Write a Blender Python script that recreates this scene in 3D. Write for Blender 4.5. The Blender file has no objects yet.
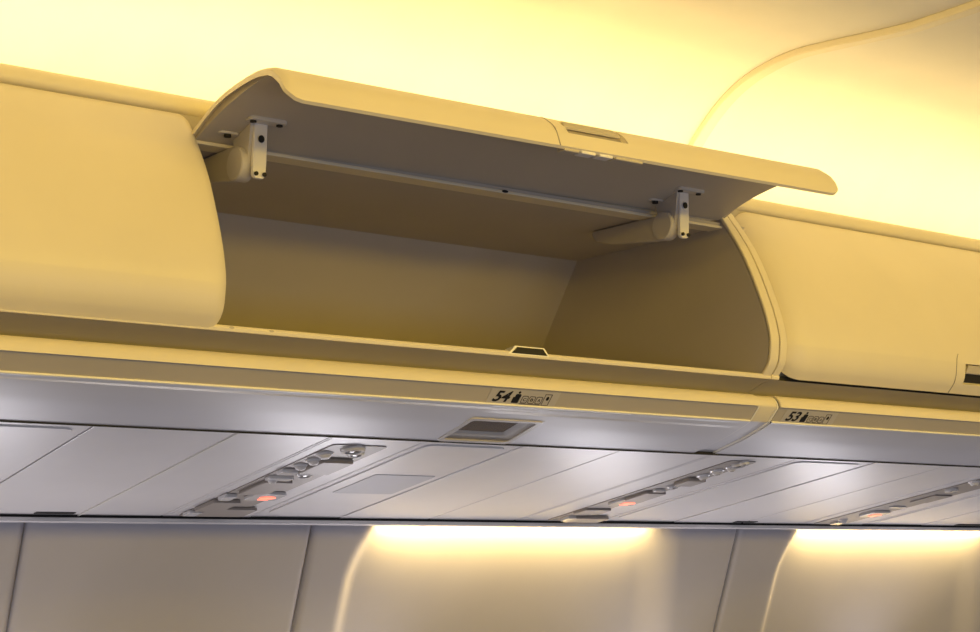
import bpy, bmesh, math
from mathutils import Vector, Matrix

# ------------------------------------------------------------------ camera
scene = bpy.context.scene
H = 1.60                                    # eye height above the cabin floor
def W(x, y, z): return Vector((x, y, z + H))
XC = Vector((2190, -231, -1600)).normalized()
ZC = Vector((0, -XC[2], XC[1])).normalized()
YC = ZC.cross(XC)
cam_d = bpy.data.cameras.new('camera')
cam_d.sensor_width = 36; cam_d.lens = 1600 * 36 / 980
cam_d.clip_start = 0.02
cam = bpy.data.objects.new('camera', cam_d)
scene.collection.objects.link(cam)
R3 = Matrix((XC, YC, ZC))                   # rows: world axes in camera space
cam.matrix_world = Matrix.Translation(W(0, 0, 0)) @ R3.to_4x4()
scene.camera = cam
scene.view_settings.view_transform = 'Standard'
scene.view_settings.look = 'None'
scene.view_settings.gamma = 1
scene.view_settings.exposure = 0.0

# ------------------------------------------------------------------ light
world = bpy.data.worlds.new('cabin_air'); scene.world = world
world.use_nodes = True
bg = world.node_tree.nodes['Background']
bg.inputs[0].default_value = (0.58, 0.56, 0.66, 1)
bg.inputs[1].default_value = 0.20

def area(name, loc, aim, sx, sy, power, col, spread=180):
    d = bpy.data.lights.new(name, 'AREA'); d.shape = 'RECTANGLE'
    d.size = sx; d.size_y = sy; d.energy = power; d.color = col
    d.spread = math.radians(spread)
    o = bpy.data.objects.new(name, d); scene.collection.objects.link(o)
    o.location = W(*loc)
    z = -(W(*aim) - W(*loc)).normalized()
    x = Vector((1, 0, 0)); y = z.cross(x).normalized(); x = y.cross(z)
    o.rotation_euler = Matrix((x, y, z)).transposed().to_euler()
    return o
YEL = (1.0, 0.67, 0.05)
COVE = (1.0, 0.82, 0.42)
area('cove_lamp', (2.5, 2.80, 0.86), (2.5, 3.08, 0.99), 8.0, 0.04, 15, COVE)
area('cove_lamp_inboard', (2.5, 2.785, 0.865), (2.5, 2.66, 1.25), 8.0, 0.04, 9, COVE)
area('opposite_cove_lamp', (2.5, -0.35, 0.90), (2.5, 1.4, 1.20), 8.0, 0.12, 58, YEL)
area('bin_fill_light', (2.0, 0.55, 1.10), (2.0, 2.6, 0.55), 5.0, 0.25, 19, YEL)  # unseen fill added to brighten the bin doors, not a ceiling fixture
for wx in (-0.2, 0.9, 2.0, 3.1, 4.2):
    area('window_daylight', (wx, -0.9, -0.35), (wx + .3, 2.6, 0.2), 0.32, 0.42, 3.6, (0.80, 0.87, 1.0))
for wx in (0.25, 1.25, 2.25, 3.25, 4.25):
    area('sidewall_window_daylight', (wx, 3.66, -0.50), (wx - .1, 2.5, 0.15), 0.30, 0.34, 3.4, (0.98, 0.94, 1.0), 140)
WASH = (1.0, 0.71, 0.25)
for x0, x1 in ((2.24, 3.16), (3.80, 4.72)):
    area('wall_wash_lamp', ((x0 + x1) / 2, 3.500, 0.066), ((x0 + x1) / 2, 3.54, -0.30), x1 - x0, 0.014, 5.8, WASH)

# ------------------------------------------------------------------ materials
def mat(name, col, rough=0.5, spec=0.5, bump=0.0, scale=300, emit=None, estr=0, metal=0, mottled=0.03):
    m = bpy.data.materials.new(name); m.use_nodes = True
    nt = m.node_tree; b = nt.nodes['Principled BSDF']
    b.inputs['Roughness'].default_value = rough
    b.inputs['Metallic'].default_value = metal
    b.inputs['Specular IOR Level'].default_value = spec
    tc = nt.nodes.new('ShaderNodeTexCoord')
    n = nt.nodes.new('ShaderNodeTexNoise'); n.inputs['Scale'].default_value = 4; n.inputs['Detail'].default_value = 4
    nt.links.new(tc.outputs['Object'], n.inputs['Vector'])
    r = nt.nodes.new('ShaderNodeValToRGB')
    r.color_ramp.elements[0].position = .3; r.color_ramp.elements[1].position = .7
    r.color_ramp.elements[0].color = (*[c * (1 - mottled) for c in col], 1)
    r.color_ramp.elements[1].color = (*[min(1, c * (1 + mottled)) for c in col], 1)
    nt.links.new(n.outputs['Fac'], r.inputs['Fac'])
    nt.links.new(r.outputs['Color'], b.inputs['Base Color'])
    if bump:
        n2 = nt.nodes.new('ShaderNodeTexNoise'); n2.inputs['Scale'].default_value = scale
        nt.links.new(tc.outputs['Object'], n2.inputs['Vector'])
        bp = nt.nodes.new('ShaderNodeBump'); bp.inputs['Strength'].default_value = bump; bp.inputs['Distance'].default_value = 0.001
        nt.links.new(n2.outputs['Fac'], bp.inputs['Height']); nt.links.new(bp.outputs['Normal'], b.inputs['Normal'])
    if emit:
        b.inputs['Emission Color'].default_value = (*emit, 1); b.inputs['Emission Strength'].default_value = estr
    return m
M = dict(
    cream=mat('cream_moulding', (.80, .71, .53), .42, .4, .05),
    door=mat('bin_door_skin', (.80, .71, .53), .38, .45, .05),
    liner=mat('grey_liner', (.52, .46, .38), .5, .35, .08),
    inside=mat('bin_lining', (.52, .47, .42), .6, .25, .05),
    under=mat('satin_underside', (.70, .67, .67), .43, .5, .02),
    psu=mat('service_panel_plastic', (.80, .76, .74), .36, .5, .03),
    psud=mat('service_channel_plastic', (.36, .31, .27), .45, .4),
    white=mat('white_fitting', (.80, .76, .74), .3, .5),
    bracket=mat('painted_bracket', (.60, .55, .50), .4, .5),
    ceil=mat('ceiling_liner', (.85, .80, .70), .6, .2),
    wall=mat('sidewall_liner', (.54, .52, .56), .6, .25, .05, 120),
    gutter=mat('gutter_moulding', (.44, .41, .36), .5, .35),
    dark=mat('dark_gap', (.02, .018, .016), .6, .3),
    black=mat('black_print', (.012, .011, .011), .5, .3),
    grey=mat('grey_print', (.16, .14, .12), .5, .3),
    plac=mat('placard_film', (.56, .51, .45), .35, .5),
    lens=mat('smoked_lens', (.10, .07, .06), .12, .6),
    metal=mat('brushed_rail', (.62, .60, .58), .3, .5, metal=.8),
    bright=mat('bright_edge', (.9, .86, .78), .3, .6),
    clear=mat('milky_lens', (.75, .72, .70), .12, .8),
    sign=mat('lit_sign', (.9, .35, .22), .4, .4, emit=(1, .17, .09), estr=1.5),
    grille=mat('speaker_grille', (.60, .575, .57), .55, .3),
)

# ------------------------------------------------------------------ helpers
ORG = {}
def link(o, parent):
    scene.collection.objects.link(o)
    if parent is not None: o.parent = parent
def tag(o, label=None, cat=None, group=None, kind=None):
    for k, v in (('label', label), ('category', cat), ('group', group), ('kind', kind)):
        if v: o[k] = v
    return o
def thing(name, loc, label, cat, group=None):
    o = bpy.data.objects.new(name, None); link(o, None)
    o.empty_display_size = .05
    o.location = W(*loc); ORG[o.name] = W(*loc)
    return tag(o, label, cat, group)
def build(name, verts, faces, m, parent=None, sharp=35, bevel=0, solid=0, label=None, offset=-1):
    me = bpy.data.meshes.new(name)
    org = ORG[parent.name] if parent is not None else None
    ws = [W(*v) for v in verts]
    own = org is None
    if own:
        org = Vector((sum(v.x for v in ws), sum(v.y for v in ws), 0)) / len(ws); org.z = min(v.z for v in ws)
    me.from_pydata([tuple(v - org) for v in ws], [], faces)
    bm = bmesh.new(); bm.from_mesh(me)
    bmesh.ops.remove_doubles(bm, verts=bm.verts, dist=1e-6)
    bmesh.ops.recalc_face_normals(bm, faces=bm.faces)
    bm.to_mesh(me); bm.free()
    for p in me.polygons: p.use_smooth = True
    me.set_sharp_from_angle(angle=math.radians(sharp))
    me.materials.append(M[m])
    o = bpy.data.objects.new(name, me); link(o, parent)
    if own: o.location = org
    ORG[o.name] = org
    if solid:
        s = o.modifiers.new('solid', 'SOLIDIFY'); s.thickness = solid; s.offset = offset
    if bevel:
        b = o.modifiers.new('bevel', 'BEVEL'); b.width = bevel; b.segments = 3; b.limit_method = 'ANGLE'
        b.angle_limit = math.radians(40)
    if label: o['label'] = label
    return o
def smooth_line(pts, n=6):
    out = []
    P = [pts[0]] + list(pts) + [pts[-1]]
    for i in range(1, len(P) - 2):
        a, b, c, d = P[i - 1], P[i], P[i + 1], P[i + 2]
        for k in range(n):
            t = k / n
            out.append(tuple(.5 * (2 * b[j] + (c[j] - a[j]) * t + (2 * a[j] - 5 * b[j] + 4 * c[j] - d[j]) * t * t
                                   + (-a[j] + 3 * b[j] - 3 * c[j] + d[j]) * t ** 3) for j in range(len(b))))
    out.append(tuple(pts[-1]))
    return out
def thick(line, t):
    """closed polygon of an open (y,z) line thickened by t to its left"""
    off = []
    for i, p in enumerate(line):
        a = line[max(0, i - 1)]; b = line[min(len(line) - 1, i + 1)]
        d = Vector((b[0] - a[0], b[1] - a[1])).normalized()
        off.append((p[0] - d.y * t, p[1] + d.x * t))
    return list(line) + off[::-1]
def prism_vf(poly, x0, x1, base=0):
    n = len(poly)
    v = [(x0, p[0], p[1]) for p in poly] + [(x1, p[0], p[1]) for p in poly]
    f = [tuple(range(n)), tuple(range(2 * n - 1, n - 1, -1))] + [(i, (i + 1) % n, n + (i + 1) % n, n + i) for i in range(n)]
    return v, [tuple(base + i for i in q) for q in f]
def prism(name, poly, x0, x1, m, parent=None, **k):
    v, f = prism_vf(poly, x0, x1)
    return build(name, v, f, m, parent, **k)
def multi(name, items, m, parent=None, **k):
    v, f = [], []
    for a, b in items:
        f += [tuple(i + len(v) for i in q) for q in b]; v += a
    return build(name, v, f, m, parent, **k)
def strip(name, line, x0, x1, t, m, parent=None, **k):
    """a moulding of constant thickness; built from quads so that a bent section stays clean"""
    n = len(line); poly = thick(line, t); N = 2 * n
    v = [(x0, *p) for p in poly] + [(x1, *p) for p in poly]
    f = [(i, (i + 1) % N, N + (i + 1) % N, N + i) for i in range(N)]
    for i in range(n - 1):
        j = N - 1 - i
        f += [(i, i + 1, j - 1, j), (N + i, N + j, N + j - 1, N + i + 1)]
    return build(name, v, f, m, parent, **k)
def box_vf(x0, x1, y0, y1, z0, z1):
    return prism_vf([(y0, z0), (y1, z0), (y1, z1), (y0, z1)], x0, x1)
def box(name, x0, x1, y0, y1, z0, z1, m, parent=None, **k):
    v, f = box_vf(x0, x1, y0, y1, z0, z1)
    return build(name, v, f, m, parent, **k)
def frame_vf(fr, pts, d0, d1):
    """extrude a 2-D outline given in the frame fr=(origin, u, v, n) from depth d0 to d1"""
    o, u, v, n = fr; N = len(pts)
    V = [tuple(o + u * p[0] + v * p[1] + n * d0) for p in pts] + [tuple(o + u * p[0] + v * p[1] + n * d1) for p in pts]
    F = [tuple(range(N)), tuple(range(2 * N - 1, N - 1, -1))] + [(i, (i + 1) % N, N + (i + 1) % N, N + i) for i in range(N)]
    return V, F
def plate(name, fr, pts, d0, d1, m, parent=None, **k):
    V, F = frame_vf(fr, pts, d0, d1)
    return build(name, V, F, m, parent, **k)
def rrect(x0, x1, y0, y1, r, n=5):
    out = []
    for cx, cy, a0 in ((x1 - r, y1 - r, 0), (x0 + r, y1 - r, 90), (x0 + r, y0 + r, 180), (x1 - r, y0 + r, 270)):
        for i in range(n + 1):
            a = math.radians(a0 + 90 * i / n); out.append((cx + r * math.cos(a), cy + r * math.sin(a)))
    return out
def disc(cx, cy, rx, ry=None, n=20):
    ry = ry or rx
    return [(cx + rx * math.cos(2 * math.pi * i / n), cy + ry * math.sin(2 * math.pi * i / n)) for i in range(n)]
def ring_vf(fr, outer, inner, d0, d1):
    o, u, v, n = fr; N = len(outer)
    P = lambda p, d: tuple(o + u * p[0] + v * p[1] + n * d)
    V = [P(p, d0) for p in outer] + [P(p, d1) for p in outer] + [P(p, d0) for p in inner] + [P(p, d1) for p in inner]
    F = []
    for i in range(N):
        j = (i + 1) % N
        F += [(i, j, N + j, N + i), (2 * N + i, 3 * N + i, 3 * N + j, 2 * N + j), (i, 2 * N + i, 2 * N + j, j), (N + i, N + j, 3 * N + j, 3 * N + i)]
    return V, F
def lathe_vf(fr, cx, cy, prof, n=20, sx=1):
    """prof: (radius, depth) revolved about the frame normal at (cx,cy)"""
    o, u, v, nn = fr; V = []; F = []
    for r, d in prof:
        for i in range(n):
            a = 2 * math.pi * i / n
            V.append(tuple(o + u * (cx + r * sx * math.cos(a)) + v * (cy + r * math.sin(a)) + nn * d))
    for k in range(len(prof) - 1):
        for i in range(n):
            j = (i + 1) % n; F.append((k * n + i, k * n + j, (k + 1) * n + j, (k + 1) * n + i))
    F.append(tuple(range(n))); F.append(tuple((len(prof) - 1) * n + i for i in range(n)))
    return V, F
def text_mesh(name, s, fr, x0, x1, y0, y1, m, parent, shear=0.0, bold=0.0):
    c = bpy.data.curves.new(name, 'FONT'); c.body = s; c.size = 1; c.shear = shear; c.offset = bold; c.extrude = 0.0
    t = bpy.data.objects.new('tmp', c); scene.collection.objects.link(t)
    dg = bpy.context.evaluated_depsgraph_get(); dg.update()
    me = bpy.data.meshes.new_from_object(t.evaluated_get(dg))
    bpy.data.objects.remove(t)
    xs = [v.co.x for v in me.vertices]; ys = [v.co.y for v in me.vertices]
    ax, bx, ay, by = min(xs), max(xs), min(ys), max(ys)
    o, u, v, n = fr
    verts = []
    for q in me.vertices:
        a = x0 + (q.co.x - ax) / (bx - ax) * (x1 - x0); b = y0 + (q.co.y - ay) / (by - ay) * (y1 - y0)
        verts.append(tuple(o + u * a + v * b + n * .0012))
    faces = [tuple(p.vertices) for p in me.polygons]
    return build(name, verts, faces, m, parent)

# ------------------------------------------------------------------ structure: ceiling, cove, ribs
cprof = [(3.10, .76), (3.085, .86), (3.03, .96), (2.955, 1.052), (2.865, 1.126), (2.774, 1.171), (2.68, 1.193), (2.587, 1.201),
         (2.46, 1.193), (2.282, 1.178), (2.17, 1.176), (2.0, 1.18), (1.6, 1.20), (1.2, 1.21)]
cl = smooth_line(cprof, 5)
cl = cl + [(2.4 - y, z) for y, z in cl[:-1][::-1]]
for a, b in ((-1.6, .62), (.64, 2.84), (2.86, 5.06), (5.08, 7.3)):
    tag(strip('ceiling', cl, a, b, -0.012, 'ceil', sharp=60), kind='structure')
for i, x in enumerate((.63, 2.85, 5.07)):
    rib_line = [(y - 0, z) for y, z in cl]
    o = strip('trim_%d' % (i + 1), rib_line, x - .017, x + .017, 0.018, 'cream', sharp=60, bevel=.003)
    tag(o, kind='structure')

# ------------------------------------------------------------------ structure: sidewall with scalloped window bays
def wall_panel(x0, x1, bays):
    nx, nz = 140, 46
    V, F = [], []
    zs = [.125 - .90 * k / nz for k in range(nz + 1)]
    for k, z in enumerate(zs):
        for i in range(nx + 1):
            x = x0 + (x1 - x0) * i / nx
            y = 3.502 + .36 * (.05 - z) if z < .05 else 3.502 + .10 * (z - .05) * -1
            e = min(x - x0, x1 - x)
            y += .010 * max(0, 1 - e / .012) ** 2
            for b0, b1 in bays:
                lean = -.20 * (.05 - z) if z < .05 else 0
                l = b0 - .045 + .055 * max(0, (z + .10) / .155) ** 2; r = b1 - lean * .8
                a = min(1, max(0, (x - l) / .05)); a = a * a * (3 - 2 * a)
                c = min(1, max(0, (r - x) / .16)); c = c * c * (3 - 2 * c)
                y += .030 * a * c
            V.append((x, y, z))
    for k in range(nz):
        for i in range(nx):
            a = k * (nx + 1) + i; F.append((a, a + 1, a + nx + 2, a + nx + 1))
    o = build('wall_outboard', V, F, 'wall', sharp=60, solid=.006, offset=0)
    return tag(o, kind='structure')
wall_panel(-.9, 1.298, [(-.6, 1.0)])
wall_panel(1.304, 2.032, [])
wall_panel(2.038, 3.522, [(2.195, 3.30)])
wall_panel(3.528, 4.99, [(3.765, 4.80)])
wall_panel(4.996, 6.5, [(5.3, 6.3)])
for i, x in enumerate((1.301, 2.035, 3.525)):
    n = 24; line = []
    for k in range(n + 1):
        z = .12 - .89 * k / n
        line.append((3.520 + (.36 * (.05 - z) if z < .05 else 0), z))
    tag(strip('trim_%d' % (i + 4), line, x - .008, x + .008, .004, 'liner', sharp=60), kind='structure')

# outboard rail under the service panels
PA, PB = (2.698, .2150), (3.475, .070)
rail = prism('trim_7', [(3.468, .0735), (3.50, .0735), (3.50, .082), (3.462, .0815)], -1.2, 6.0, 'white', bevel=.001)
tag(rail, kind='structure')
tag(box('trim_8', -1.2, 6.0, 3.474, 3.481, .0655, .0735, 'dark'), kind='structure')
tag(prism('trim_9', [(3.464, .0655), (3.482, .0655), (3.482, .0555), (3.474, .0535), (3.464, .057)], -1.2, 6.0, 'white', bevel=.0015), kind='structure')

# ------------------------------------------------------------------ service panel strip
PL = math.hypot(PB[0] - PA[0], PB[1] - PA[1])
PD = Vector((0, (PB[0] - PA[0]) / PL, (PB[1] - PA[1]) / PL))       # outboard along the panel
PN = Vector((0, PD.z, -PD.y))                                      # faces down and inboard
PF = (Vector((0, PA[0], PA[1])), Vector((1, 0, 0)), PD, PN)
def slab(name, x0, x1, t0, t1, d0, d1, m, parent=None, r=.004, **k):
    return plate(name, PF, rrect(x0, x1, t0, t1, r), d0, d1, m, parent, **k)
T1 = PL - .006
def filler(x0, x1, label):
    o = slab('ceiling_filler_panel', x0, x1, 0.009, T1, -.010, 0, 'psu', bevel=.0012)
    tag(o, label, 'panel', 'blank filler panels under the bins')
def slot(x0, x1, label):
    s = slab('access_slot', x0, x1, .752, .772, -.001, .0012, 'dark', r=.003)
    tag(s, label, 'slot', 'dark access slots by the rail')
# a backing tray keeps the joints dark
tag(slab('trim_10', -1.1, 5.9, -.05, T1, -.032, -.026, 'dark'), kind='structure')
filler(1.125, 1.4065, 'plain grey panel left of the long pale seam near the left edge')
filler(1.4105, 1.609, 'plain narrow grey panel between the pale seam and the lit light fittings on the left')
filler(2.092, 2.360, 'plain panel under the smoked light, right of the grille panel')
filler(2.364, 2.640, 'plain panel just left of the central row of reading lights')
filler(3.226, 3.502, 'plain panel left of the dark seam at the right of the picture')
filler(3.508, 3.752, 'plain panel between the dark seam and the brown channel at far right')
filler(4.342, 5.0, 'plain panel farthest right along the ceiling strip')
tag(slab('trim_11', 1.4067, 1.4103, .009, T1, -.010, .0025, 'bright', r=.001), kind='structure')
tag(box('trim_12', -1.1, 5.9, 2.6965, 2.7045, .2120, .2200, 'dark'), kind='structure')
slot(1.30, 1.392, 'short dark slot beside the rail at lower left')
slot(3.455, 3.545, 'short dark slot beside the rail under the dark seam, right of centre')
slot(4.50, 4.64, 'short dark slot beside the rail at the far right edge')

def speaker_panel(x0, x1, label, grille):
    t = thing('speaker_panel', (x0, 2.70, .10), label, 'panel', 'rounded access panels beside the light units')
    slab('surround', x0, x1, .009, T1, -.010, -.0015, 'psu', t)
    slab('cover', x0 + .012, x1 - .022, .035, T1 - .05, -.006, .0015, 'psu', t, r=.022, bevel=.001)
    if grille:
        g = slab('grille', x0 + .05, x1 - .03, .30, .49, .001, .0028, 'grille', t, r=.006)
speaker_panel(.60, 1.122, 'rounded access panel cut by the left edge of the picture', False)
speaker_panel(1.846, 2.088, 'rounded access panel with darker speaker grille, left of centre', True)
speaker_panel(2.948, 3.220, 'rounded access panel right of the central row of light fittings', False)
speaker_panel(4.05, 4.338, 'rounded access panel beyond the brown channel at far right', False)

def service_unit(x0, x1, label, kinds, sx, st, glow, wide=False):
    """reading lights, air nozzles, seatbelt sign and call buttons in one long tray"""
    t = thing('passenger_service_unit', (x0, 2.70, .10), label, 'service unit', 'passenger service units')
    w = x1 - x0
    base = slab('base_panel', x0, x1, .009, T1, -.010, 0, 'psu', t, bevel=.001)
    cw0, cw1 = kinds['channel']
    ch = slab('recess_channel', x0 + cw0, x0 + cw1, kinds['t0'], T1 - .012, .0002, .0022, 'psud', t, r=.010)
    # raised rim on the two long sides
    for a in (x0 + .006, x1 - .010):
        slab('edge_bead', a, a + .002, .02, T1 - .01, 0, .0012, 'white', t, r=.0009)
    for cx, ct, r in kinds['nozzles']:
        cx += x0
        V, F = lathe_vf(PF, cx, ct, [(r * 1.25, .001), (r * 1.25, .004), (r * 1.05, .006), (r * .9, .0065), (r * .85, .010), (r * .6, .0135), (r * .35, .0135), (r * .3, .010)])
        nz = build('air_nozzle', V, F, 'white', t, sharp=30)
        V, F = lathe_vf(PF, cx, ct, [(r * .45, .009), (r * .42, .0141)])
        build('nozzle_core', V, F, 'psud', nz)
    for cx, ct, r in kinds['lamps']:
        cx += x0
        V, F = lathe_vf(PF, cx, ct, [(r * 1.3, .001), (r * 1.3, .006), (r * 1.1, .010), (r * .85, .010), (r * .85, .004)], sx=1)
        lp = build('reading_light', V, F, 'clear', t, sharp=30)
        V, F = lathe_vf(PF, cx, ct, [(r * .84, .004), (r * .6, .0085), (r * .2, .010)])
        build('lens', V, F, 'lens', lp)
    for a, b, c, d, h in kinds['boxes']:
        slab('fitting_cover', x0 + a, x0 + b, c, d, .002, .001 + h * .62, 'psud', t, r=.006, bevel=.002)
    for a, b, c, d, h in kinds['tabs']:
        slab('call_button', x0 + a, x0 + b, c, d, .002, .001 + h * .7, 'clear', t, r=.004, bevel=.0015)
    s = slab('seatbelt_sign', sx - .045, sx + .035, st - .03, st + .035, .002, .010, 'clear', t, r=.008, bevel=.002)
    plate('lit_symbol', PF, disc(sx, st, .020, .011), .010, .0115, 'sign', s, label='red glowing seatbelt symbol')
    plate('lit_symbol', PF, rrect(sx - .016, sx + .010, st + .012, st + .022, .003), .010, .0115, 'sign', s, label='red glowing seatbelt symbol')
k1 = dict(channel=(.035, .165), t0=.06,
          nozzles=[(.055, .13, .015), (.060, .185, .013), (.058, .235, .013), (.060, .36, .012)],
          lamps=[(.095, .085, .020), (.120, .115, .014), (.110, .31, .014)],
          boxes=[(.075, .150, .17, .28, .018), (.05, .12, .375, .50, .014), (.03, .10, .58, .68, .016), (.06, .185, .66, .74, .014)],
          tabs=[(.035, .075, .27, .30, .014), (.04, .10, .335, .36, .012), (.03, .06, .52, .56, .014), (.03, .07, .70, .74, .012)])
k2 = dict(channel=(.10, .19), t0=.05,
          nozzles=[(.145, .145, .015), (.150, .20, .014), (.155, .105, .012)],
          lamps=[(.150, .075, .014), (.155, .32, .012), (.150, .055, .010)],
          boxes=[(.125, .185, .225, .285, .018), (.12, .19, .38, .47, .016), (.10, .19, .60, .66, .012), (.14, .265, .70, .755, .016)],
          tabs=[(.13, .165, .355, .37, .012), (.125, .165, .475, .488, .012), (.12, .15, .70, .74, .014)])
k3 = dict(channel=(.05, .19), t0=.03,
          nozzles=[(.06, .16, .014), (.08, .13, .014), (.11, .70, .012)],
          lamps=[(.08, .26, .014), (.10, .09, .014)],
          boxes=[(.10, .18, .33, .43, .008)],
          tabs=[(.07, .10, .245, .27, .012), (.10, .14, .72, .75, .012), (.10, .16, .49, .51, .008)])
service_unit(1.612, 1.842, 'service unit with cluttered lights and nozzles and red sign, leftmost one', k1, 1.747, .521, True)
service_unit(2.644, 2.944, 'service unit in centre with spaced lights and small red sign', k2, 2.805, .498, True)
service_unit(3.756, 4.046, 'service unit at right edge with long brown channel and red sign', k3, 3.89, .587, True, wide=True)

# ------------------------------------------------------------------ overhead bins
DP = smooth_line([(2.652, .792), (2.63, .772), (2.555, .669), (2.498, .55), (2.475, .476), (2.474, .44), (2.481, .405), (2.504, .377)], 6)
TT = Vector((2.652, .792)); BB = Vector((2.504, .377)); CH = (BB - TT).length
U_ = (BB - TT) / CH; N_ = Vector((U_.y, -U_.x))
if N_.x > 0: N_ = -N_
SB = [((Vector(p) - TT).dot(U_), (Vector(p) - TT).dot(N_)) for p in DP]
TILT = .011
def closed_map(s, b, x):
    p = TT + U_ * s + N_ * b; return (x, p.x, p.y)
def open_map(s, b, x):
    y = 2.265 + (CH - s) * .862; z = .744 + b * 1.15 + .009 * (1 - s / CH)
    return (x, y, z + TILT * (x - 1.94))
# arc-length table along the door section
AL = [0.0]
for i in range(1, len(SB)):
    AL.append(AL[-1] + math.hypot(SB[i][0] - SB[i - 1][0], SB[i][1] - SB[i - 1][1]))
def at_arc(a, off=0):
    a = min(max(a, 0), AL[-1])
    i = max(k for k in range(len(AL) - 1) if AL[k] <= a + 1e-9)
    t = (a - AL[i]) / (AL[i + 1] - AL[i])
    s = SB[i][0] + (SB[i + 1][0] - SB[i][0]) * t; b = SB[i][1] + (SB[i + 1][1] - SB[i][1]) * t
    dx = SB[i + 1][0] - SB[i][0]; dy = SB[i + 1][1] - SB[i][1]; L = math.hypot(dx, dy)
    return s + dy / L * off, b - dx / L * off       # off > 0 : towards the inside
TOT = AL[-1]
def door(parent, x0, x1, mp, is_open, latch, R=.030, rw=.060, rd=.034):
    lx0, lx1 = (x0 + x1) / 2 - (.100 if is_open else .125), (x0 + x1) / 2 + .115           # latch panel
    rx0, rx1 = (x0 + x1) / 2 - (.070 if is_open else .090), (x0 + x1) / 2 + .080           # pull recess
    ra0, ra1 = TOT - .082, TOT - .030
    arcs = sorted(set([0, .003, .008, .015, .022, .03] + [.03 + (TOT - .06) * i / 22 for i in range(1, 22)] + [TOT - v for v in (.03, .022, .015, .008, .003, 0)] + ([ra0, ra1] if latch else [])))
    nx = 24
    base_x = [i / nx for i in range(nx + 1)]
    cuts = []
    if latch: cuts = [(v - x0) / (x1 - x0) for v in (rx0, rx1)]
    fx = sorted(set(base_x + [.004, .010, .016, .024] + [1 - v for v in (.004, .010, .016, .024)] + cuts))
    nfx = len(fx)
    V, F = [], []
    for a in arcs:
        d = min(a, TOT - a); ins = R - math.sqrt(max(0, R * R - (R - d) ** 2)) if d < R else 0
        for f in fx:
            x = x0 + ins + (x1 - x0 - 2 * ins) * f
            if latch and f in cuts: x = x0 + (x1 - x0) * f
            # rounded long ends roll inwards
            e = min(x - x0, x1 - x)
            roll = rd * max(0, 1 - e / rw) ** 2 if not is_open else .006 * max(0, 1 - e / .012) ** 2
            s, b = at_arc(a, roll)
            V.append(mp(s, b, x))
    for j in range(len(arcs) - 1):
        for i in range(nfx - 1):
            if latch and arcs[j] >= ra0 - 1e-6 and arcs[j + 1] <= ra1 + 1e-6 and fx[i] >= cuts[0] - 1e-6 and fx[i + 1] <= cuts[1] + 1e-6:
                continue
            a = j * nfx + i; F.append((a, a + 1, a + nfx + 1, a + nfx))
    # explicit thickness
    n0 = len(V)
    for a in arcs:
        d = min(a, TOT - a); ins = R - math.sqrt(max(0, R * R - (R - d) ** 2)) if d < R else 0
        for f in fx:
            x = x0 + ins + (x1 - x0 - 2 * ins) * f
            if latch and f in cuts: x = x0 + (x1 - x0) * f
            e = min(x - x0, x1 - x)
            roll = rd * max(0, 1 - e / rw) ** 2 if not is_open else .006 * max(0, 1 - e / .012) ** 2
            s, b = at_arc(a, roll + .008)
            V.append(mp(s, b, x))
    edges = {}
    for q in F:
        for i in range(4):
            k = (q[i], q[(i + 1) % 4]); edges[k] = 1
    F2 = [tuple(n0 + i for i in q[::-1]) for q in F]
    side = [(a, b, b + n0, a + n0) for (a, b) in edges if (b, a) not in edges]
    dr = build('door', V, F + F2 + side, 'door', parent, sharp=40,
               label='raised bin door seen from below' if is_open else None)
    if latch:
        # pocket behind the opening
        def P(a, off, x): s, b = at_arc(a, off); return mp(s, b, x)
        dep = .018; C = [P(ra0, .001, rx0), P(ra0, .001, rx1), P(ra1, .001, rx1), P(ra1, .001, rx0),
                         P(ra0 + .004, dep, rx0 + .006), P(ra0 + .004, dep, rx1 - .006), P(ra1 - .002, dep, rx1 - .006), P(ra1 - .002, dep, rx0 + .006)]
        build('latch_recess', C, [(4, 5, 6, 7), (0, 1, 5, 4), (1, 2, 6, 5), (2, 3, 7, 6), (3, 0, 4, 7)], 'door', dr, sharp=20)
        am = ra0 + .024
        C = [P(ra0 + .003, -.001, rx0 + .012), P(ra0 + .003, -.001, rx1 - .012), P(am, .001, rx1 - .004), P(am, .001, rx0 + .004),
             P(ra0 + .003, .005, rx0 + .012), P(ra0 + .003, .005, rx1 - .012), P(am, .007, rx1 - .004), P(am, .007, rx0 + .004)]
        build('pull_handle', C, [(0, 1, 2, 3), (7, 6, 5, 4), (0, 4, 5, 1), (1, 5, 6, 2), (2, 6, 7, 3), (3, 7, 4, 0)], 'liner', dr, bevel=.0015)
        # dark slot under the handle
        C = [P(am + .001, .008, rx0 + .006), P(am + .001, .008, rx1 - .006), P(ra1 - .003, .008, rx1 - .005), P(ra1 - .003, .008, rx0 + .005),
             P(am + .001, .015, rx0 + .006), P(am + .001, .015, rx1 - .006), P(ra1 - .003, .015, rx1 - .005), P(ra1 - .003, .015, rx0 + .005)]
        build('latch_slot', C, [(0, 1, 2, 3), (7, 6, 5, 4), (0, 4, 5, 1), (1, 5, 6, 2), (2, 6, 7, 3), (3, 7, 4, 0)], 'psud' if is_open else 'dark', dr)
        # fine seam round the latch panel
        for xs in (lx0,):
            V, F = [], []
            aa = [TOT - .105 + .105 * i / 14 for i in range(15)]
            for a in aa:
                bend = .008 * max(0, 1 - (a - aa[0]) / .02) ** 2 * (1 if xs == lx0 else -1)
                V += [P(a, -.0006, xs + bend - .0012), P(a, -.0006, xs + bend + .0012)]
            F = [(2 * i, 2 * i + 1, 2 * i + 3, 2 * i + 2) for i in range(14)]
            build('latch_seam', V, F, 'psud', dr, solid=.0006)
    return dr
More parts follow.
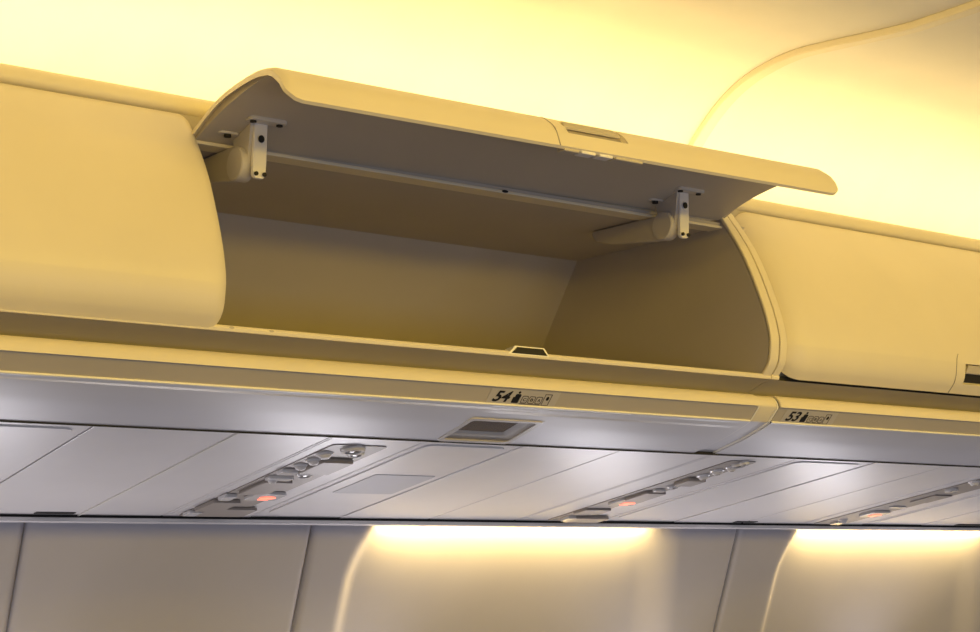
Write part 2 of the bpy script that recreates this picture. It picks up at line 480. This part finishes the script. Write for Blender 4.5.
def inner_liner(parent, x0, x1, mp):
    """grey inside face of the raised door"""
    def P(a, off, x): s, b = at_arc(a, off); return mp(s, b, x)
    aa = [.012 + (TOT * .72 - .012) * i / 20 for i in range(21)]
    V, F = [], []
    xs = [x0 + .010, x0 + .016] + [x0 + .016 + (x1 - x0 - .032) * i / 8 for i in range(1, 8)] + [x1 - .016, x1 - .010]
    for k in (0, 1):
        for a in aa:
            for x in xs: V.append(P(a, (.0085, .012 + .010 * math.sin(math.pi * min(1, a / (TOT * .72))))[k], x))
    n = len(xs); m = n * len(aa)
    for j in range(20):
        for i in range(n - 1):
            q = j * n + i
            F += [(q, q + 1, q + n + 1, q + n), (m + q + n, m + q + n + 1, m + q + 1, m + q)]
    for i in range(n - 1): F += [(i, m + i, m + i + 1, i + 1), (20 * n + i, 20 * n + i + 1, m + 20 * n + i + 1, m + 20 * n + i)]
    for j in range(20): F += [(j * n, (j + 1) * n, m + (j + 1) * n, m + j * n), (j * n + n - 1, m + j * n + n - 1, m + (j + 1) * n + n - 1, (j + 1) * n + n - 1)]
    build('inner_liner', V, F, 'liner', parent, label='grey inner face of the raised door')
    # box section that closes the rolled front lip
    s0, b0 = at_arc(TOT * .70, .016); s1, b1 = at_arc(TOT - .002, .010)
    top = [at_arc(TOT * .70 + (TOT * .30 - .004) * i / 10, .0088) for i in range(11)]
    low = [(s0 + (s1 - s0) * t, b0 + (b1 - b0) * t - .004 * math.sin(math.pi * t)) for t in [i / 8 for i in range(9)]][::-1]
    poly = top + low; V, F = [], []
    for x in (x0 + .050, x1 - .020):
        for s, b in poly: V.append(mp(s, b, x))
    n = len(poly)
    F = [tuple(range(n)), tuple(range(2 * n - 1, n - 1, -1))] + [(i, (i + 1) % n, n + (i + 1) % n, n + i) for i in range(n)]
    build('lip_liner', V, F, 'liner', parent, label='grey inner face of the raised door')

FA = [(2.507, .333), (2.4935, .320), (2.487, .305)]
def fascia_line():
    return smooth_line([(2.585, .333), (2.545, .3325), (2.515, .3320), (2.503, .3295), (2.4945, .3230), (2.490, .3150), (2.4885, .3080)], 4)
def under_line():
    return smooth_line([(2.515, .2755), (2.535, .2668), (2.56, .2570), (2.60, .2427), (2.65, .2282), (2.696, .2150)], 8)
def bin_parts(t, x0, x1, fx0, fx1, bays, light, number):
    # crown moulding under the cove
    strip('crown_trim', smooth_line([(2.72, .800), (2.690, .792), (2.664, .794), (2.652, .803), (2.652, .815), (2.662, .829), (2.682, .836), (2.705, .834)], 4), x0, x1, -.006, 'cream', t)
    box('cove_gutter', x0, x1, 2.704, 3.09, .784, .792, 'cream', t)
    # shell: header, roof, sloping back and floor
    shell = [(2.628, .738), (2.70, .7365), (3.151, .733), (3.23, .62), (3.311, .502), (3.385, .395), (3.30, .388), (2.90, .384), (2.53, .383)]
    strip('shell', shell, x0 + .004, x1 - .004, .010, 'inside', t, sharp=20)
    prism('header_lip', [(2.622, .7335), (2.668, .7335), (2.668, .7420), (2.622, .7400)], x0, x1, 'cream', t, bevel=.0015)
    box('header_riser', x0, x1, 2.660, 2.668, .7415, .795, 'liner', t)
    prism('sill', [(2.506, .3845), (2.5035, .380), (2.505, .3735), (2.515, .3725), (2.60, .3735), (2.60, .3835)], x0, x1 if number == '54' else x0 + .024, 'cream', t, bevel=.0012)
    if number == '53':
        prism('sill_recess', [(2.522, .3845), (2.522, .3740), (2.60, .3735), (2.60, .3845)], x0 + .024, x1, 'dark', t)
    prism('gutter', [(2.509, .3725), (2.535, .366), (2.575, .350), (2.590, .338), (2.60, .338), (2.60, .3725)], x0, x1, 'gutter', t, sharp=20)
    # lower moulding: lit bead, placard face, satin underside
    strip('lower_bead', fascia_line(), fx0, fx1, -.005, 'cream', t, sharp=25)
    strip('lower_bead_edge', [(2.4925, .3205), (2.4915, .3190)], fx0, fx1, -.0012, 'liner', t)
    prism('placard_rail', [(2.4895, .3080), (2.5165, .2780), (2.60, .262), (2.60, .328), (2.52, .328), (2.496, .315)], fx0, fx1, 'liner', t, sharp=20)
    prism('lip_edge', [(2.5140, .2800), (2.5130, .2765), (2.5160, .2745), (2.520, .2745), (2.520, .2790)], fx0, fx1, 'bright', t, bevel=.0006)
    hx = (light[0] - .012, light[1] + .012) if light else None
    segs = [(fx0, hx[0]), (hx[1], fx1)] if hx else [(fx0, fx1)]
    items = []
    ul = under_line(); n = len(ul)
    def quads(line, a, b, t_=-.006):
        poly = thick(line, -t_); N = len(poly); m = len(line)
        v = [(a, *p) for p in poly] + [(b, *p) for p in poly]
        f = [(i, (i + 1) % N, N + (i + 1) % N, N + i) for i in range(N)]
        for i in range(m - 1):
            j = N - 1 - i; f += [(i, i + 1, j - 1, j), (N + i, N + j, N + j - 1, N + i + 1)]
        return v, f
    for a, b in segs: items.append(quads(ul, a, b))
    if hx:
        up = [p for p in ul if p[0] <= 2.572]; lo = [p for p in ul if p[0] >= 2.688]
        items += [quads(up, *hx), quads(lo, *hx)]
        RO = (up[-1], lo[0])
    multi('underside', items, 'under', t, sharp=40)
    if hx:
        a, b = Vector((0, *RO[0])), Vector((0, *RO[1]))
        L = (b - a).length; v = (b - a) / L; nn = Vector((0, v.z, -v.y))
        fr = (a, Vector((1, 0, 0)), v, nn)
        outer = rrect(hx[0] - .001, hx[1] + .001, -.001, L + .001, .012)
        inner = rrect(hx[0] + .011, hx[1] - .011, .010, L - .010, .008)
        V, F = ring_vf(fr, outer, inner, -.004, .0022)
        em = build('emergency_light', V, F, 'bracket', t, bevel=.0008, label='recessed emergency light with smoked lens')
        # square outline fills behind the rounded ring
        V, F = ring_vf(fr, rrect(hx[0] - .002, hx[1] + .002, -.002, L + .002, .0005), outer, -.004, .0003)
        build('light_surround', V, F, 'under', em)
        back = rrect(hx[0] + .018, hx[1] - .040, .011, L - .040, .006)
        o_, u_, v_, n_ = fr
        P = lambda p, d: tuple(o_ + u_ * p[0] + v_ * p[1] + n_ * d)
        N = len(inner)
        V = [P(p, -.002) for p in inner] + [P(p, -.009) for p in back]
        build('light_well', V, [(i, (i + 1) % N, N + (i + 1) % N, N + i) for i in range(N)], 'bracket', em, solid=.001)
        plate('lens', fr, back, -.012, -.008, 'lens', em, label='dark smoked lens')

def placard(t, x0, s, faded=False):
    o = Vector((x0, 2.4895, .3080)); d = Vector((0, 2.5165 - 2.4895, .2780 - .3080)); hgt = d.length
    v = -d.normalized(); nn = Vector((1, 0, 0)).cross(v)
    fr = (o + d, Vector((1, 0, 0)), v, nn)             # origin at lower left of the face
    pl = plate('row_placard', fr, rrect(0, .172, .0015, hgt - .0015, .001), .0004, .0009, 'plac', t, label='pale strip printed %s with seat pictograms' % s)
    text_mesh('row_number', s, fr, .012, .054, .007, .0345, 'black', pl, shear=.25, bold=.03)
    # standing figure
    V, F = [], []
    for pts in (disc(.0705, .0325, .0030, n=12), rrect(.060, .077, .0065, .021, .002), rrect(.064, .0775, .018, .0285, .003)):
        a, b = frame_vf(fr, pts, .0008, .0014); F += [tuple(i + len(V) for i in q) for q in b]; V += a
    build('person_symbol', V, F, 'black', pl)
    V, F = [], []
    for i, (a0, a1) in enumerate(((.082, .098), (.100, .116), (.118, .134))):
        a, b = ring_vf(fr, rrect(a0, a1, .007, .0255, .004), rrect(a0 + .0016, a1 - .0016, .0088, .0237, .003), .0008, .0014)
        F += [tuple(i_ + len(V) for i_ in q) for q in b]; V += a
    for a0, a1, b0, b1 in ((.081, .134, .0045, .0062), (.136, .1376, .0045, .033), (.152, .1536, .0045, .033), (.136, .1536, .0045, .006), (.136, .1536, .0315, .033)):
        a, b = frame_vf(fr, [(a0, b0), (a1, b0), (a1, b1), (a0, b1)], .0008, .0014)
        F += [tuple(i_ + len(V) for i_ in q) for q in b]; V += a
    build('seat_symbol', V, F, 'grey', pl)
    for ch, a0 in (('C', .0865), ('B', .1045), ('A', .1225)):
        text_mesh('seat_letter', ch, fr, a0, a0 + .0075, .0125, .020, 'black', pl, bold=.02)
    plate('window_symbol', fr, disc(.1455, .022, .0035, .005, 14), .0008, .0014, 'black', pl)

X54a, X54b = -.14, 2.635
binA = thing('overhead_bin', (1.2, 2.9, .21), 'long overhead bin marked row 54 with one door raised and one shut', 'overhead bin', 'overhead luggage bins')
bin_parts(binA, X54a, X54b, X54a, 2.575, None, (1.862, 2.022), '54')
door(binA, -.115, 1.262, closed_map, False, True, .016, .022, .010)
inner_door = door(binA, 1.256, 2.616, open_map, True, True)
inner_liner(inner_door, 1.256, 2.616, open_map)
binB = thing('overhead_bin', (4.0, 2.9, .21), 'overhead bin at right marked row 53 with its door shut', 'overhead bin', 'overhead luggage bins')
bin_parts(binB, 2.637, 5.45, 2.642, 5.45, None, None, '53')
door(binB, 2.666, 4.098, closed_map, False, True)
door(binB, 4.108, 5.43, closed_map, False, True)
# end panels: solid side walls with a rolled front edge
endpoly = [tuple(p) for p in DP]
def end_poly(off):
    pts = []
    for i in range(0, 41):
        s, b = at_arc(TOT * i / 40, off); q = closed_map(s, b, 0); pts.append((q[1], q[2]))
    return pts + [(2.506 + off, .3725)]
def end_panel(t, x0, x1, edge_off, m='inside'):
    pts = end_poly(edge_off + .006)
    poly = pts + [(3.385, .389), (3.311, .502), (3.151, .738), (2.70, .75)]
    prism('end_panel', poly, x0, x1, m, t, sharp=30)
    strip('end_trim', end_poly(edge_off), x0, x1, .010, 'cream', t, sharp=40, bevel=.0025)
end_panel(binA, 2.607, 2.633, .002)
end_panel(binA, 1.245, 1.257, .030)
end_panel(binA, -.135, -.120, .002)
end_panel(binB, 2.639, 2.660, .004)
strip('door_stop', end_poly(.034), 2.660, 2.715, .010, 'cream', binB, sharp=40)
end_panel(binB, 4.098, 4.108, .030)
jc = thing('joint_cover', (2.608, 2.55, .21), 'curved cream strip between the row 54 and row 53 mouldings', 'trim strip')
# recessed cover over the joint between the two lower mouldings
jl = fascia_line() + [(2.490, .304), (2.5175, .2745)] + under_line()[1:]
jl = [(y + .004, z + .0035) for y, z in jl]
ks = max(i for i, p in enumerate(jl) if p[1] > .276)
strip('joint_underside', jl[ks:], 2.5765, 2.6395, .0035, 'under', jc, sharp=40)
strip('joint_cover', jl[:ks + 1], 2.5765, 2.6395, .004, 'cream', jc, sharp=40)
for x in (2.5765, 2.636):
    jl2 = [(y - .003, z - .0022) for y, z in jl]
    strip('joint_bead', jl2, x, x + .0035, .006, 'bright', jc, sharp=40)
# latch catch in the middle of the open sill
sc = Vector((1.945, 2.5045, .372))
fr = (sc, Vector((1, 0, 0)), Vector((0, .12, 1)).normalized(), Vector((0, -1, .12)).normalized())
cat = plate('latch_catch', fr, [(-.052, .006), (.052, .006), (.040, .0235), (-.034, .0235)], -.030, .002, 'bright', binA)
plate('catch_opening', fr, [(-.044, .008), (.046, .008), (.036, .021), (-.029, .021)], .0015, .003, 'dark', cat)
for i, x in enumerate((1.286, 1.365)):
    plate('sill_screw', fr, disc(x - 1.945, .0085, .005, .0022, 12), .000, .0018, 'liner', binA)
plate('sill_screw', (Vector((1.974, 2.6215, .7375)), Vector((1, 0, 0)), Vector((0, 0, 1)), Vector((0, -1, 0))), disc(0, 0, .008, .003, 12), 0, .0015, 'dark', binA)
placard(binA, 1.844, '54')
placard(binB, 2.668, '53')

# hinges of the raised door
def hinge(cx):
    """cx: left side of the upright link"""
    dz = TILT * (cx - 1.94)
    hg = build('hinge', *frame_vf((Vector((cx, 2.552, .671 + dz)), Vector((1, 0, 0)), Vector((0, .02, 1)).normalized(), Vector((0, -1, .02)).normalized()),
               [(.006, 0), (.022, 0), (.027, .006), (.029, .03), (.031, .118), (.003, .118), (.001, .03), (.001, .006)], 0, .010), 'white', binA, bevel=.002,
               label='white upright door hinge link')
    # arm running back under the bin roof
    poly = [(2.578, .676 + dz), (2.590, .671 + dz), (2.76, .693), (2.815, .706), (2.828, .722), (2.828, .7325), (2.60, .7325), (2.578, .725)]
    prism('hinge_arm', poly, cx - .012, cx + .006, 'inside', hg, bevel=.002)
    frx = (Vector((cx - .014, 2.586, .703 + dz)), Vector((0, 1, 0)), Vector((0, 0, 1)), Vector((-1, 0, 0)))
    V, F = lathe_vf(frx, 0, 0, [(.031, -.026), (.032, -.024), (.032, -.001), (.030, .001), (.012, .0015)], 28)
    build('hinge_drum', V, F, 'bracket', hg)
    plate('link_hole', (Vector((cx + .016, 2.5415, .745 + dz)), Vector((1, 0, 0)), Vector((0, 0, 1)), Vector((0, -1, 0))), disc(0, 0, .006, .007), 0, .0016, 'black', hg)
    for dx, z in ((.006, .679 + dz), (.023, .679 + dz)):
        plate('rivet', (Vector((cx + dx, 2.5405, z)), Vector((1, 0, 0)), Vector((0, 0, 1)), Vector((0, -1, 0))), disc(0, 0, .004, .004, 12), 0, .003, 'dark', hg)
    zt = .780 + dz
    fr = (Vector((cx, 2.53, zt)), Vector((1, 0, 0)), Vector((0, 1, 0)), Vector((0, 0, -1)))
    fl = plate('mounting_flange', fr, rrect(-.018, .060, -.010, .016, .008), -.010, .006, 'bracket', hg, bevel=.002)
    for dx in (-.006, .048):
        plate('flange_screw', fr, disc(dx, .002, .006, n=12), .006, .009, 'dark', hg)
    fr2 = (Vector((cx, 2.595, zt - .018)), Vector((1, 0, 0)), Vector((0, 1, 0)), Vector((0, 0, -1)))
    plate('mounting_flange', fr2, rrect(-.046, -.004, -.010, .012, .008), -.012, .004, 'bracket', hg, bevel=.002)
    for dx in (-.026,):
        plate('flange_screw', fr2, disc(dx, -.002, .007, n=12), .004, .009, 'dark', hg)
    # web between flange and link
    prism('hinge_web', [(2.545, zt), (2.62, zt - .012), (2.60, .705), (2.555, .70)], cx - .004, cx + .004, 'bracket', hg)
hinge(1.340)
hinge(2.398)
# little catches under the front lip of the raised door
def lipfit(x0, x1, m):
    z = .7405 + TILT * (x0 - 1.94)
    box('lip_catch', x0, x1, 2.268, 2.292, z - .004, z + .006, m, binA, bevel=.002)
lipfit(1.848, 1.885, 'liner'); lipfit(1.890, 1.925, 'white'); lipfit(1.935, 1.968, 'white'); lipfit(1.975, 2.045, 'liner')
